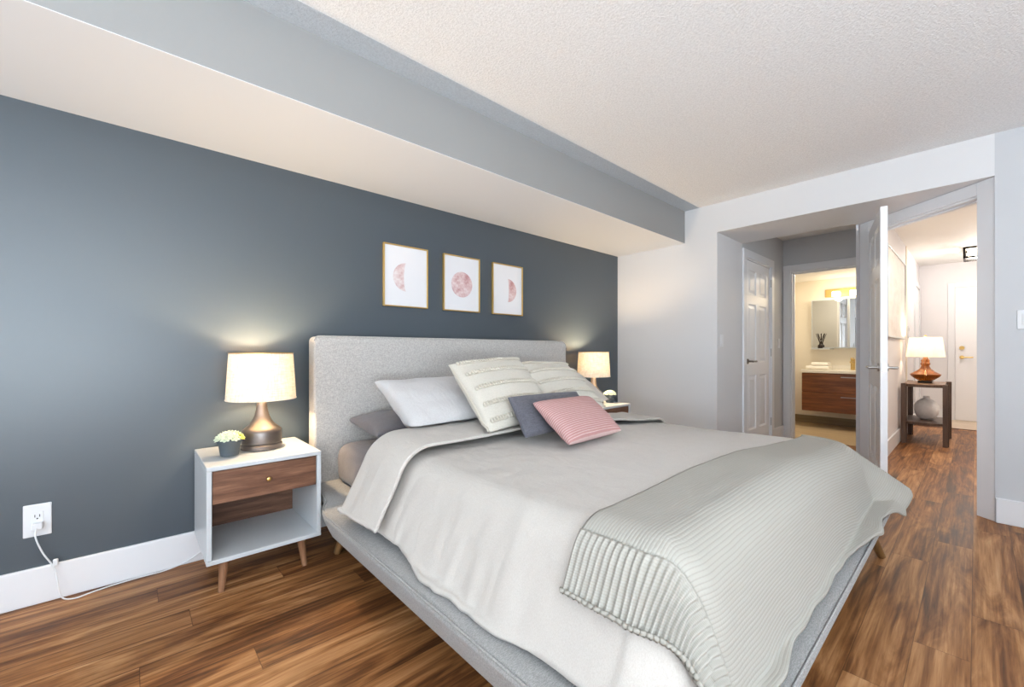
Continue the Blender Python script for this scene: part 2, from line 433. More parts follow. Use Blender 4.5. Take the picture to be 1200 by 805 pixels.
# hall: partition between hall and bathroom, far wall, other side
st(MB().prism([(4.70, .66), (4.70, HY), (FX, HY), (FX, HY+.09), (AX+.06, HY+.09)], 0, CZ).build('wall_hall_partition', M['hall_wall']))
st(MB().box(FX, FX+.1, -1.3, .75, 0, CZ).build('wall_hall_far', M['hall_wall']))
st(MB().box(4.1, FX+.1, -1.3, -1.2, 0, CZ).build('wall_hall_side', M['hall_wall']))
# diagonal wall above the door
L = (DB-DA).length; CW = .085; DH = 2.08
fr = frame((DA.x, DA.y, 0), DE)      # local x from right jamb to left jamb, +y towards bedroom
m = MB(); m.box(0, L, -.10, 0, DH, HZ, fr); m.box(0, CW, -.10, 0, 0, DH, fr); m.box(L-CW, L, -.10, 0, 0, DH, fr)
m.box(0, L, -.10, -.002, HZ, CZ, fr)
st(m.build('wall_diagonal', M['wall']))
def casing(name, fr, x0, x1, h, w, t=.018, depth=.10, head=None, stop=True, w0=0):
    """architrave around an opening x0..x1 with jamb lining behind it"""
    m = MB(); hd = head or w
    m.box(x0-w-w0, x0, 0, t, 0, h+hd, fr); m.box(x1, x1+w, 0, t, 0, h+hd, fr); m.box(x0, x1, 0, t, h, h+hd, fr)
    if depth > .05:
        d0 = -depth-.004
        m.box(x0-.001, x0+.014, d0, .002, 0, h, fr); m.box(x1-.014, x1+.001, d0, .002, 0, h, fr); m.box(x0+.014, x1-.014, d0, .002, h-.014, h+.001, fr)
        if stop:
            a, b = -depth*.75, -depth*.4
            m.box(x0+.014, x0+.026, a, b, 0, h-.014, fr); m.box(x1-.026, x1-.014, a, b, 0, h-.014, fr); m.box(x0+.026, x1-.026, a, b, h-.026, h-.014, fr)
    return st(m.build(name, M['trim'], bevel=.003))
casing('trim_1', fr, CW, L-CW, DH, CW, head=HZ-DH-.002, w0=.022)
casing('trim_2', frame((CLX1, AY, 0), (-1, 0)), 0, CLX1-CLX0, CLH, .08, stop=False)       # faces -y
frb = frame((BX, BY0, 0), (0, 1))                                             # faces -x
casing('trim_3', frb, 0, BY1-BY0, BH, .08)
# baseboards
def baseboard(name, p0, p1, side, h=.155, t=.016, mat=None):
    p0 = Vector(p0); p1 = Vector(p1); f = frame((p0.x, p0.y, 0), p1-p0); l = (p1-p0).length
    m = MB(); y0, y1 = (0, t) if side > 0 else (-t, 0)
    m.box(0, l, y0, y1, 0, h, f)
    return st(m.build(name, mat or M['trim'], bevel=.005))
baseboard('baseboard_headboard', (-2.3, WY), (EX, WY), -1)
baseboard('baseboard_end', (EX, WY-.016), (EX, AY+.0), -1)
baseboard('baseboard_alcove', (CLX1+.08, AY), (BX, AY), -1)
baseboard('baseboard_right', (EX, -.085), (EX, -2.9), -1)
baseboard('baseboard_hall', (4.72, HY), (8.45, HY), -1)
baseboard('baseboard_hall_far', (FX, HY), (FX, .30), -1)
baseboard('baseboard_bath', (7.45, .7), (7.45, 1.95), 1, .115, .012, M['bath_base'])
# doors
def panel_door(mb, w, h, t, f, rows, cols=2):
    """raised-panel leaf in local frame f: x 0..w, y -t/2..t/2, z 0..h"""
    stile = .105 if w > .6 else .09; gap = .09
    xs = []; pw = (w-2*stile-(cols-1)*gap)/cols
    for c in range(cols): xs.append((stile+c*(pw+gap), stile+c*(pw+gap)+pw))
    rects = [(x0, x1, z0, z1) for (z0, z1) in rows for (x0, x1) in xs]
    gx = sorted({0, w} | {x for r in rects for x in r[:2]}); gz = sorted({0, h} | {z for r in rects for z in r[2:]})
    for sgn in (-1, 1):
        y = sgn*t/2
        for i in range(len(gx)-1):
            for k in range(len(gz)-1):
                cx, cz = (gx[i]+gx[i+1])/2, (gz[k]+gz[k+1])/2
                if any(r[0] < cx < r[1] and r[2] < cz < r[3] for r in rects): continue
                mb.add([f @ Vector(p) for p in ((gx[i], y, gz[k]), (gx[i+1], y, gz[k]), (gx[i+1], y, gz[k+1]), (gx[i], y, gz[k+1]))], [(0, 1, 2, 3)])
        for (x0, x1, z0, z1) in rects:
            rings = []
            for ins, dep in ((0, 0), (.012, .011), (.026, .011), (.048, .003)):
                yy = sgn*(t/2-dep)
                rings.append([f @ Vector(p) for p in ((x0+ins, yy, z0+ins), (x1-ins, yy, z0+ins), (x1-ins, yy, z1-ins), (x0+ins, yy, z1-ins))])
            mb.loops(rings, True, False, True)
    for q in ([(0, -t/2, 0), (0, t/2, 0), (0, t/2, h), (0, -t/2, h)], [(w, -t/2, 0), (w, t/2, 0), (w, t/2, h), (w, -t/2, h)],
              [(0, -t/2, h), (w, -t/2, h), (w, t/2, h), (0, t/2, h)], [(0, -t/2, 0), (w, -t/2, 0), (w, t/2, 0), (0, t/2, 0)]):
        mb.add([f @ Vector(p) for p in q], [(0, 1, 2, 3)])
    return mb
ROWS = [(.22, .80), (.93, 1.56), (1.66, 1.92)]
def lever(parent, f, x, z, sgn, t, mat, dirx):
    m = MB(); y = sgn*t/2
    my = Matrix.Rotation(PI/2, 4, 'X')
    a = f @ Vector((x, y, z)); b = f @ Vector((x, y+sgn*.010, z)); c = f @ Vector((x, y+sgn*.055, z)); d = f @ Vector((x+dirx*.11, y+sgn*.055, z))
    m.tube([a, b], .027, 20); m.tube([b, c], .010, 10); m.tube([c, c+(d-c)*.5, d], .0095, 10)
    m.ball(c, .0105); m.ball(d, .0095)
    return m.build('handle', mat, parent, smooth=40)
# closet door, closed, in the alcove wall
fcl = frame((CLX1, AY+.035, 0), (-1, 0))
m = panel_door(MB(), CLX1-CLX0-.036, CLH-.026, .035, frame((CLX1-.018, AY+.025, .008), (-1, 0)), ROWS)
dcl = st(m.build('door_1', M['door'], recalc=True))
lever(dcl, frame((CLX1-.018, AY+.025, .008), (-1, 0)), CLX1-CLX0-.10, .95, 1, .035, M['bronze'], -1)
for z in (.25, 1.05, 1.85):
    MB().box(CLX1-.004, CLX1+.004, AY-.012, AY+.01, z-.045, z+.045).build('hinge', M['nickel'], dcl, bevel=.002)
# bedroom door, standing open on the diagonal opening
HP = Vector((4.592, .585)); FP = Vector((3.81, .42)); fo = frame((HP.x, HP.y, .008), FP-HP); dw = (FP-HP).length
m = panel_door(MB(), dw, DH-.03, .038, fo, [(.22, .80), (.93, 1.58), (1.68, 1.95)])
dop = st(m.build('door_2', M['door']))
for sg in (-1, 1): lever(dop, fo, dw-.065, .945, sg, .038, M['nickel'], -1)
MB().box(dw-.0005, dw+.0015, -.012, .012, .915, .975, fo).build('latch_plate', M['nickel'], dop)
for z in (.25, 1.05, 1.85):
    MB().box(-.012, .004, .006, .022, z-.045, z+.045, fo).build('hinge', M['nickel'], dop, bevel=.002)
# entry door at the end of the hall (closed)
EY1 = .215
fe = frame((FX, EY1-.85, 0), (0, 1))
casing('trim_4', fe, 0, .85, 2.04, .075, depth=.02)
den = st(MB().box(.004, .846, -.03, .006, .01, 2.036, fe).build('door_3', M['door'], bevel=.003))
m = MB(); p = fe @ Vector((.775, .006, 1.115)); q = fe @ Vector((.775, .03, 1.115)); m.tube([p, q], .028, 18)
m.build('deadbolt', M['brass'], den, smooth=40)
lever(den, fe, .775, .97, 1, .012, M['brass'], -1)
# casing of the doorway at the hall's far corner
fj = frame((9.30, HY, 0), (-1, 0))
casing('trim_5', fj, 0, .72, 2.04, .075, depth=.01)
st(MB().box(.004, .716, -.005, .006, .01, 2.036, fj).build('door_4', M['door'], bevel=.003))

# ------------------------------------------------------------------ bed
def rrect(x0, x1, y0, y1, r, n=8):
    """rounded rectangle, r = radii at (x0,y0),(x1,y0),(x1,y1),(x0,y1) or one number"""
    if not isinstance(r, tuple): r = (r,)*4
    pts = []
    for (cx, cy, a0, rr) in ((x0+r[0], y0+r[0], PI, r[0]), (x1-r[1], y0+r[1], 1.5*PI, r[1]), (x1-r[2], y1-r[2], 0, r[2]), (x0+r[3], y1-r[3], .5*PI, r[3])):
        for k in range(n+1):
            a = a0 + .5*PI*k/n; pts.append(Vector((cx+rr*math.cos(a), cy+rr*math.sin(a))))
    return pts
PX0, PX1, PY0, PY1, PZ = .64, 2.96, .265, 2.46, .325
bed = thing('bed', (1.818, 1.4, 0), 'grey upholstered platform bed with a tall headboard against the slate wall', 'bed')
HX0, HX1, HYF, HZT = .748, 2.888, 2.465, 1.152
rings = []
base = [(p.x, p.y) for p in rrect(HX0, HX1, .20, HZT, (.02, .02, .055, .03), 8)]
for y, ins in ((HYF+.105, .012), (HYF+.10, .003), (HYF+.09, 0), (HYF+.012, 0), (HYF+.003, .004), (HYF, .013)):
    c = Vector(((HX0+HX1)/2, (.2+HZT)/2)); w, h = (HX1-HX0)/2, (HZT-.2)/2
    rings.append([Vector((c.x+(p[0]-c.x)*(w-ins)/w, y, c.y+(p[1]-c.y)*(h-ins)/h)) for p in base])
MB().loops(rings).build('headboard', M['uph'], bed, smooth=50)
m = MB()
m.tube([Vector((p[0], HYF+.004, p[1])) for p in base if p[1] > .22], .0045, 6)
m.build('headboard_piping', M['uph'], bed, smooth=60)
def plat(ins):
    foot = rrect(PX0+ins, PX1-ins, PY0+ins, PY1, .10, 8)[:18]
    side = [(0, 1.96), (.010, 2.03), (.032, 2.09), (.062, 2.14), (.074, 2.22), (.088, 2.32), (.108, PY1)]
    return foot + [Vector((PX1-ins-a, b)) for a, b in side] + [Vector((PX0+ins+a, b)) for a, b in reversed(side)]
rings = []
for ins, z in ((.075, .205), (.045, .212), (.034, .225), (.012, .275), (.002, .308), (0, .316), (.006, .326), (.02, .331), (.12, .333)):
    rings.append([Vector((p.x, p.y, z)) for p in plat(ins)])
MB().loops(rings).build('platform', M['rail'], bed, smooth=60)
ol = [Vector((p.x, p.y, .327)) for p in plat(.005)]; ol.reverse()
MB().tube(ol+[ol[0]], .004, 6).build('platform_piping', M['rail'], bed, smooth=60)
for (x, y, dx, dy) in ((.80, .40, -.075, -.075), (2.80, .40, .075, -.075), (.86, 2.2, -.06, .06), (2.78, 2.2, .06, .06)):
    MB().tube([(x, y, .215), (x+dx, y+dy, 0.004)], .033, 14, .017).build('leg', M['dark_leg'], bed, smooth=40)

# mattress with grey fitted sheet
MX0, MX1, MY0, MY1 = .855, 2.785, .43, 2.455
rings = []
for ins, z in ((.03, .336), (.006, .352), (0, .39), (0, .48), (.008, .513), (.025, .535), (.05, .546), (.09, .551)):
    ring = []
    for p in rrect(MX0+ins, MX1-ins, MY0+ins, MY1-ins, (.09-ins*.5, .21-ins*.5, .07-ins*.5, .07-ins*.5), 8):
        ring.append(Vector((p.x, p.y, z)))
    rings.append(ring)
mat_ = MB().loops(rings).build('mattress', M['sheet'], smooth=60)
props(mat_, 'king mattress in a dark grey fitted sheet, lying on the upholstered platform', 'mattress')

# duvet and throw share one draping function
CX0, CX1, CY0, RR, TOP = .91, 2.73, .485, .11, .635
def nz(x, y, z=0.0): return noise.noise(Vector((x, y, z)))
def plat_floor(x, y):
    dx = max(PX0+.02-x, x-PX1+.02, 0); dy = max(PY0+.02-y, 0)
    cx, cy = min(max(x, PX0+.11), PX1-.11), max(y, PY0+.11)
    d = math.hypot(x-cx, y-cy)
    out = max(0, d-.118)
    return .352 - min(.14, out*1.1)
def drape(s, t, o, wr=1.0, topo=0.0, floor_o=None):
    qx = min(max(s, CX0), CX1); qy = max(t, CY0)
    vx, vy = s-qx, t-qy; Lh = math.hypot(vx, vy); Ld = (vx**4+vy**4)**.25; r0 = 0.0
    if s > CX1-RHO and t < CY0+RHO:
        qx, qy = CX1-RHO, CY0+RHO; vx, vy = s-qx, t-qy
        Lh = max(1e-6, math.hypot(vx, vy)); L3 = max(1e-6, (abs(vx)**3+abs(vy)**3)**(1/3))
        r0 = RHO*Lh/L3; Ld = max(0, L3-RHO)*(1-.12*2*abs(vx*vy)/Lh**2)
        if Ld <= 0: qx, qy = s, t
    puff = .012*nz(qx*1.7, qy*1.7, 3) + .010*math.sin(PI*min(1, max(0, (qx-CX0)/(CX1-CX0)))) 
    wf = min(1, max(0, (qy-.58)/.3)); wr = wr*(.3+.7*wf*wf)
    wrk = wr*(.006*abs(nz(qx*5+qy*2, qy*9, 1)) + .003*nz(qx*14, qy*20, 5) - .003)
    dr = min(1, max(0, (qx-1.7)/1.03)); zt = TOP + puff - (.060 + .006*min(1, max(0, (qy-1.0)/.5)))*dr*dr*(3-2*dr)
    if Ld < 1e-6: return Vector((s, t, zt+o+wrk))
    dx, dy = vx/Lh, vy/Lh
    a_left, a_foot, a_right = math.radians(64), math.radians(74), math.radians(72)
    ax = a_left if dx < 0 else a_right; cw = 0
    amax = ax*dx*dx + a_foot*dy*dy
    if dx > 0 and dy < 0: cw = min(1, 2*dx*-dy*1.15); amax *= 1-.50*cw
    edge = (qy if abs(dx) > abs(dy) else qx) + (qx*.3 if abs(dx) < .5 else 0) + math.atan2(dy, dx)*.35
    grow = min(1, max(0, (qx-1.85)/.75)); grow = grow*grow*(3-2*grow)
    Lw = (Ld + 0.04*grow*dy*dy*min(1, Ld/.3))*(1 + (.11*nz(edge*2.1, 7) + .05*nz(edge*5.5, 2))*min(1, (Ld/.34)**3))
    R = RR + o
    ang = Lw/RR
    if ang <= amax:
        out = r0+R*math.sin(ang); z = zt-RR+R*math.cos(ang); e = 0
    else:
        e = Lw-RR*amax
        out = r0+R*math.sin(amax)+e*math.cos(amax); z = zt-RR+R*math.cos(amax)-e*math.sin(amax)
        if cw > 0 and e > .31:      # past the platform's corner the cloth hangs down
            a2 = amax+(math.radians(78)-amax)*cw*cw; x_ = e-.31
            out += x_*(math.cos(a2)-math.cos(amax)); z -= x_*(math.sin(a2)-math.sin(amax))
    k = min(1, Ld/.3)
    fold = wr*k*(.018*nz(edge*5.0, Ld*1.2, 9)*(1-.5*dy*dy)+(.009*nz(edge*13, Ld*2.0, 4)+.004*nz(edge*30, Ld*4, 2))*dx*dx)
    out += fold
    fl = plat_floor(qx+dx*out, qy+dy*out) + (o if floor_o is None else floor_o)
    if z < fl:
        out += (fl-z)*.55; z = fl + .004*abs(nz(edge*20, 1))
        fl2 = plat_floor(qx+dx*out, qy+dy*out) + (o if floor_o is None else floor_o)
        z = min(z, fl2+.004)
    return Vector((qx+dx*out, qy+dy*out, z+wrk*.6*max(0, 1-k)))
RHO = .18
OL, OR_, OF = .375, .37, .35
CREASE, FOLDL, RC = 1.785, .29, .026
def duvet_pt(u, v):
    s = CX0-OL + u*(CX1-CX0+OL+OR_)
    wob = .018*nz(s*2.2, 4) + .01*nz(s*6, 1)
    total = (CREASE-CY0+OF) + PI*RC + FOLDL
    d = v*total
    y0 = CY0-OF; flat = CREASE-y0
    if d <= flat: return drape(s, y0+d+wob*(d/flat), .0)
    e = d-flat
    if e <= PI*RC:
        a = e/RC; p = drape(s, CREASE+wob, RC*(1-math.cos(a))*(1-.45*min(1, max(0, (s-1.9)/.7))), .7); p.y += RC*1.25*math.sin(a); return p
    t = CREASE+wob-(e-PI*RC)
    k = min(1, (e-PI*RC)/FOLDL)
    return drape(s, t, 2*RC*(1-.25*k*k)*(1-.45*min(1, max(0, (s-1.9)/.7))) , .8, floor_o=2*RC*.8)
m = MB(); m.grid(duvet_pt, 190, 170)
duv = m.build('duvet', M['linen'], smooth=180, recalc=False, at=(1.82, 1.2, .35))
props(duv, 'pale linen duvet with its head end folded back, spread over the bed', 'duvet')
sm = duv.modifiers.new('thick', 'SOLIDIFY'); sm.thickness = .012; sm.offset = -1
# throw
TS0, TS1, TT0, TT1 = .695, 3.03, .118, .655
RIBS = .835
TO = .02
def throw_st(u, v, s0, s1):
    s = s0+u*(s1-s0); t = TT0+v*(TT1-TT0)
    return s, t + .012*nz(s*2.5, 11) + .02*(v)*math.sin(s*1.7)*.3
def throw_pt(u, v):
    s, t = throw_st(u, v, RIBS, TS1)
    p = drape(s, t, TO, 1.0); p.z += .0012*math.sin(s*900)*0; return p
thr = thing('throw_blanket', (1.9, .45, .6), 'cream knitted throw blanket with a ribbed border, laid across the foot of the bed', 'throw')
m = MB(); m.grid(throw_pt, 190, 60, lambda u, v: throw_st(u, v, RIBS, TS1))
o = m.build('knitted_body', M['knit'], thr, smooth=180, recalc=False)
sm = o.modifiers.new('thick', 'SOLIDIFY'); sm.thickness = .007; sm.offset = -1
def rib_pt(u, v):
    s, t = throw_st(u, v, TS0, RIBS)
    ph = t/.0175
    return drape(s, t+.008*(1-u)*nz(t*8, 3), TO+.004+.0042*math.sin(2*PI*ph)*min(1, (1-u)*8+.2) + (.004 if u < .04 else 0), 1.0)
m = MB(); m.grid(rib_pt, 24, 300, lambda u, v: throw_st(u, v, TS0, RIBS))
o = m.build('ribbed_border', M['rib'], thr, smooth=180, recalc=False)
sm = o.modifiers.new('thick', 'SOLIDIFY'); sm.thickness = .008; sm.offset = -1

hp_ = []
for k in range(121):
    p = rib_pt(0, k/120); p.z += .004; p.x += .002*math.sin(k*1.9); hp_.append(p)
MB().tube(hp_, .005, 7).build('hem_cord', M['rib'], thr, smooth=180)

# pillows and cushions
def support(x, y):
    k = min(1, max(0, (y-1.44)/.06))*min(1, max(0, (1.90-y)/.05))
    b = .654
    return b + k*.064 if y < 1.8 else .557+k*.161
def pillow(mb, BL, BR, TL, TR, T, n=36, pinch=.05, pw=.32, seed=0, wr=.006, sag=0.0):
    BL, BR, TL, TR = map(Vector, (BL, BR, TL, TR))
    U = ((BR-BL)+(TR-TL)).normalized(); V = ((TL-BL)+(TR-BR)).normalized(); N = U.cross(V).normalized()
    W_ = (BR-BL).length; H_ = (TL-BL).length
    def pt(u, v, side, off=0.0):
        a, b = 2*u-1, 2*v-1
        a2 = a*(1-pinch*(1-b*b)*abs(a)**2); b2 = b*(1-pinch*(1-a*a)*abs(b)**2)
        uu, vv = (a2+1)/2, (b2+1)/2
        p = BL*(1-uu)*(1-vv)+BR*uu*(1-vv)+TL*(1-uu)*vv+TR*uu*vv
        prof = max(0, (1-a*a)*(1-b*b))**pw
        w = wr*(nz(u*3+seed, v*3, side)+.5*nz(u*8+seed, v*8, side+3))*min(1, prof*2)
        h = T/2*prof + w + off
        q = p + N*side*h - Vector((0, 0, sag*(1-a*a)*max(0, v)))
        q.z = max(q.z, support(q.x, q.y))
        return q
    g0 = lambda u, v: pt(u, v, 1); g1 = lambda u, v: pt(u, v, -1)
    uvf = lambda u, v: (u*W_, v*H_)
    e = lambda x: .5-.5*math.cos(PI*x)
    mb.grid(lambda u, v: pt(e(u), e(v), 1), n, n, lambda u, v: uvf(e(u), e(v)))
    mb.grid(lambda u, v: pt(e(u), e(v), -1), n, n, lambda u, v: uvf(e(u), e(v)))
    return pt
def mk_pillow(name, mat, label, cat, group=None, **k):
    mb = MB(); pt = pillow(mb, **k)
    o = mb.build(name, mat, smooth=180, recalc=False)
    bm = bmesh.new(); bm.from_mesh(o.data); bmesh.ops.remove_doubles(bm, verts=bm.verts, dist=1e-5)
    bmesh.ops.recalc_face_normals(bm, faces=bm.faces); bm.to_mesh(o.data); bm.free()
    props(o, label, cat, group)
    return o, pt
mk_pillow('pillow', M['sheet'], 'dark grey pillow lying flat by the headboard, under the white pillow', 'pillow',
          BL=(.93, 2.05, .635), BR=(1.72, 2.05, .635), TL=(.93, 2.43, .67), TR=(1.72, 2.43, .67), T=.15, seed=1)
mk_pillow('pillow', M['linen_white'], 'white linen pillow leaning over the dark grey pillow on the bed', 'pillow',
          BL=(.955, 1.745, .685), BR=(1.72, 1.76, .69), TL=(.945, 2.12, .905), TR=(1.70, 2.12, .90), T=.19, seed=4, wr=.013, sag=.02)
mk_pillow('pillow', M['linen_beige'], 'pale beige linen pillow leaning behind a braided cushion on the side of the corner lamp', 'pillow',
          BL=(1.86, 1.76, .685), BR=(2.60, 1.77, .665), TL=(1.84, 2.12, .905), TR=(2.56, 2.12, .90), T=.18, seed=9, wr=.012)
def braided(label, seed, BL, BR, TL, TR, T):
    o, pt = mk_pillow('cushion', M['cream'], label, 'cushion', 'cream cushions with braided rows', BL=BL, BR=BR, TL=TL, TR=TR, T=T, seed=seed, pinch=.04)
    for v in (.10, .30, .52, .745, .95):
        mb = MB(); n = 27
        for i in range(n):
            u = .035+.93*(i+.5)/n
            for off, sg in ((.006, 1), (-.006, -1)):
                p = pt(u, v+off*2.0, 1, .006); q = pt(u+.01, v+off*2.0+sg*.008, 1, .006)
                d = (q-p).normalized(); mt = d.to_track_quat('X', 'Z').to_matrix().to_4x4()
                mb.ball(p, .0100, .0058, .0080, 6, 4, mt)
        mb.build('braided_trim', M['braid'], o, smooth=180)
    for u in (.0, 1.0):
        MB().tube([pt(u, k/30, 1) for k in range(31)], .006, 6).build('edge_binding', M['braid'], o, smooth=180)
    return o
braided('cream square cushion with braided rows propped in front of the white pillow', 2,
        (1.20, 1.485, .69), (1.70, 1.51, .69), (1.225, 1.84, .995), (1.735, 1.87, 1.02), .14)
braided('cream square cushion with braided rows propped in front of the beige pillow', 5,
        (1.735, 1.57, .70), (2.23, 1.58, .70), (1.735, 1.90, .985), (2.215, 1.90, .97), .14)
o, pt = mk_pillow('cushion', M['charcoal'], 'plain charcoal grey oblong cushion tucked behind the pink cushion', 'cushion',
                  BL=(1.275, 1.32, .69), BR=(1.80, 1.365, .69), TL=(1.335, 1.505, .845), TR=(1.885, 1.535, .835), T=.075, seed=7, pinch=.03)
o, pt = mk_pillow('cushion', M['pink'], 'pink finely striped oblong cushion at the front of the pillow pile', 'cushion',
                  BL=(1.35, 1.135, .68), BR=(1.775, 1.165, .68), TL=(1.385, 1.385, .825), TR=(1.825, 1.40, .82), T=.095, seed=8, pinch=.035, wr=.004)

# ------------------------------------------------------------------ nightstands
NX0, NX1, NY0, NY1, NZ0, NZ1 = .232, .697, 2.185, 2.645, .152, .573
ns = thing('nightstand', ((NX0+NX1)/2, (NY0+NY1)/2, 0), 'white nightstand with walnut drawer, on the wall side nearest the power outlet', 'nightstand', 'white and walnut nightstands')
m = MB(); t = .020
m.box(NX0, NX1, NY0, NY1, NZ1-t, NZ1); m.box(NX0, NX1, NY0, NY1, NZ0, NZ0+t)
m.box(NX0, NX0+t, NY0, NY1, NZ0+t, NZ1-t); m.box(NX1-t, NX1, NY0, NY1, NZ0+t, NZ1-t)
m.build('body', M['lacquer'], ns, bevel=.003)
MB().box(NX0+t, NX1-t, NY1-.03, NY1-.015, NZ0+t, NZ1-t).build('back_panel', M['walnut'], ns)
dr = MB().box(NX0+t+.002, NX1-t-.002, NY0+.008, NY1-.06, .408, NZ1-t-.003).build('drawer', M['walnut'], ns, bevel=.002)
m = MB(); kc = ((NX0+NX1)/2, NY0+.008, .482)
m.lathe([(.004, 0), (.004, .012), (.009, .014), (.011, .019), (.009, .025), (.003, .027)], kc, 16, True, rot('X', 90))
m.build('knob', M['brass'], dr, smooth=40)
for (x, y, dx, dy) in ((NX0+.075, NY0+.075, -.015, -.015), (NX1-.075, NY0+.075, .015, -.015), (NX0+.075, NY1-.075, -.015, .015), (NX1-.075, NY1-.075, .015, .015)):
    MB().tube([(x, y, NZ0), (x+dx, y+dy, 0.001)], .021, 16, .012).build('leg', M['walnut_leg'], ns, smooth=40)
ns2 = copy_tree(ns); ns2.location = (3.02+(NX1-NX0)/2, ns.location.y, 0)
ns2['label'] = 'white nightstand with walnut drawer, in the corner past the far side of the bed'

# bedside lamps
def table_light(parent, loc, power, col, r=.03):
    l = bpy.data.lights.new('lamp_light', 'POINT'); l.energy = power; l.color = col; l.shadow_soft_size = r
    o = bpy.data.objects.new('lamp_light', l); COL.objects.link(o); o.parent = parent; o.location = Vector(loc)-WLOC[parent]
    return o
LX, LY, LZ = .492, 2.455, NZ1
lamp = thing('table_lamp', (LX, LY, LZ), 'pewter table lamp with linen drum shade on the nightstand nearest the power outlet', 'lamp', 'bedside lamps')
c = (LX, LY, LZ)
m = MB(); m.lathe([(.090, .001), (.093, .004), (.093, .022), (.089, .026), (.086, .030), (.090, .034), (.091, .085), (.088, .096), (.074, .108), (.056, .124), (.042, .145), (.033, .168), (.027, .195), (.023, .225), (.021, .262), (.018, .266), (.007, .268), (.007, .30)], c, 40)
m.build('base', M['bronze'], lamp, smooth=35)
m = MB()
rb, rt, z0, z1 = .157, .143, .252, .485
for (ra, rc_) in ((rb, rt), (rb-.002, rt-.002)):
    m.lathe([(ra, z0), (rc_, z1)], c, 64, False)
m.lathe([(rb-.002, z0), (rb, z0)], c, 64, False); m.lathe([(rt-.002, z1), (rt, z1)], c, 64, False)
sh = m.build('lamp_shade', M['shade'], lamp, smooth=60)
m = MB(); m.tube([Vector(c)+Vector((rt*math.cos(2*PI*k/48)*1.002, rt*math.sin(2*PI*k/48)*1.002, z1)) for k in range(49)], .0025, 6)
m2 = MB(); m2.tube([Vector(c)+Vector((rb*math.cos(2*PI*k/48)*1.002, rb*math.sin(2*PI*k/48)*1.002, z0)) for k in range(49)], .0025, 6)
for k in range(3):
    a = 2*PI*k/3; m.tube([Vector(c)+Vector((0, 0, z1-.02)), Vector(c)+Vector((rt*.99*math.cos(a), rt*.99*math.sin(a), z1-.004))], .0018, 5)
m.build('shade_ring', M['brass'], lamp, smooth=60); m2.build('shade_rim', M['shade'], lamp, smooth=60)
MB().ball((LX, LY, LZ+.345), .028, .028, .038, 14, 10).build('bulb', M['bulb'], lamp, smooth=60)
table_light(lamp, (LX+.02, LY, LZ+.40), 20, (1.0, .74, .46))
lamp2 = copy_tree(lamp); lamp2.location = (3.275, LY, LZ); lamp2['label'] = 'pewter table lamp with glowing linen shade on the corner nightstand past the bed'

# potted succulents
PXc, PYc = .342, 2.375
pl = thing('potted_succulent', (PXc, PYc, NZ1), 'charcoal pot of pale succulents beside the lamp on the outlet-side nightstand', 'plant', 'potted succulents')
c = (PXc, PYc, NZ1)
MB().lathe([(.034, .001), (.037, .003), (.046, .062), (.051, .063), (.0525, .082), (.048, .082), (.046, .068), (.003, .066)], c, 32).build('pot', M['pot'], pl, smooth=35)
MB().lathe([(.045, .060), (.045, .068), (.02, .074), (.002, .075)], c, 20).build('soil', M['soil'], pl, smooth=60)
def rosette(mb, p, r, tilt, az, n=3):
    base = Matrix.Translation(Vector(p)) @ Matrix.Rotation(az, 4, 'Z') @ Matrix.Rotation(tilt, 4, 'Y')
    for ring in range(n):
        cnt = (9, 7, 4)[ring]; elev = math.radians((20, 48, 74)[ring]); ln = r*(1, .8, .55)[ring]
        for k in range(cnt):
            a = 2*PI*k/cnt+ring*.4
            mt = base @ Matrix.Rotation(a, 4, 'Z') @ Matrix.Rotation(-elev, 4, 'Y') @ Matrix.Translation(Vector((ln*.55, 0, 0)))
            mb.ball((0, 0, 0), ln*.55, ln*.26, ln*.12, 6, 4); nn = 6*5
            for i in range(len(mb.v)-nn, len(mb.v)): mb.v[i] = mt @ mb.v[i]
mb = MB(); mb2 = MB()
for k in range(8):
    a = 2*PI*k/8+.3; tgt = mb2 if k in (7,) else mb
    rosette(tgt, (PXc+.038*math.cos(a), PYc+.038*math.sin(a), NZ1+.086), .028, .75, a)
for k in range(3):
    a = 2*PI*k/3; rosette(mb, (PXc+.018*math.cos(a), PYc+.018*math.sin(a), NZ1+.098), .029, .25, a)
mb.build('succulent', M['leaf'], pl, smooth=60)
x = mb2.build('lime_succulent', M['leaf_lime'], pl, smooth=60); x['label'] = 'yellow-green rosette'
pl2 = copy_tree(pl); pl2.location = (3.405, 2.36, NZ1); pl2.rotation_euler = (0, 0, 1.3); pl2['label'] = 'dark pot of pale succulents on the corner nightstand past the bed'

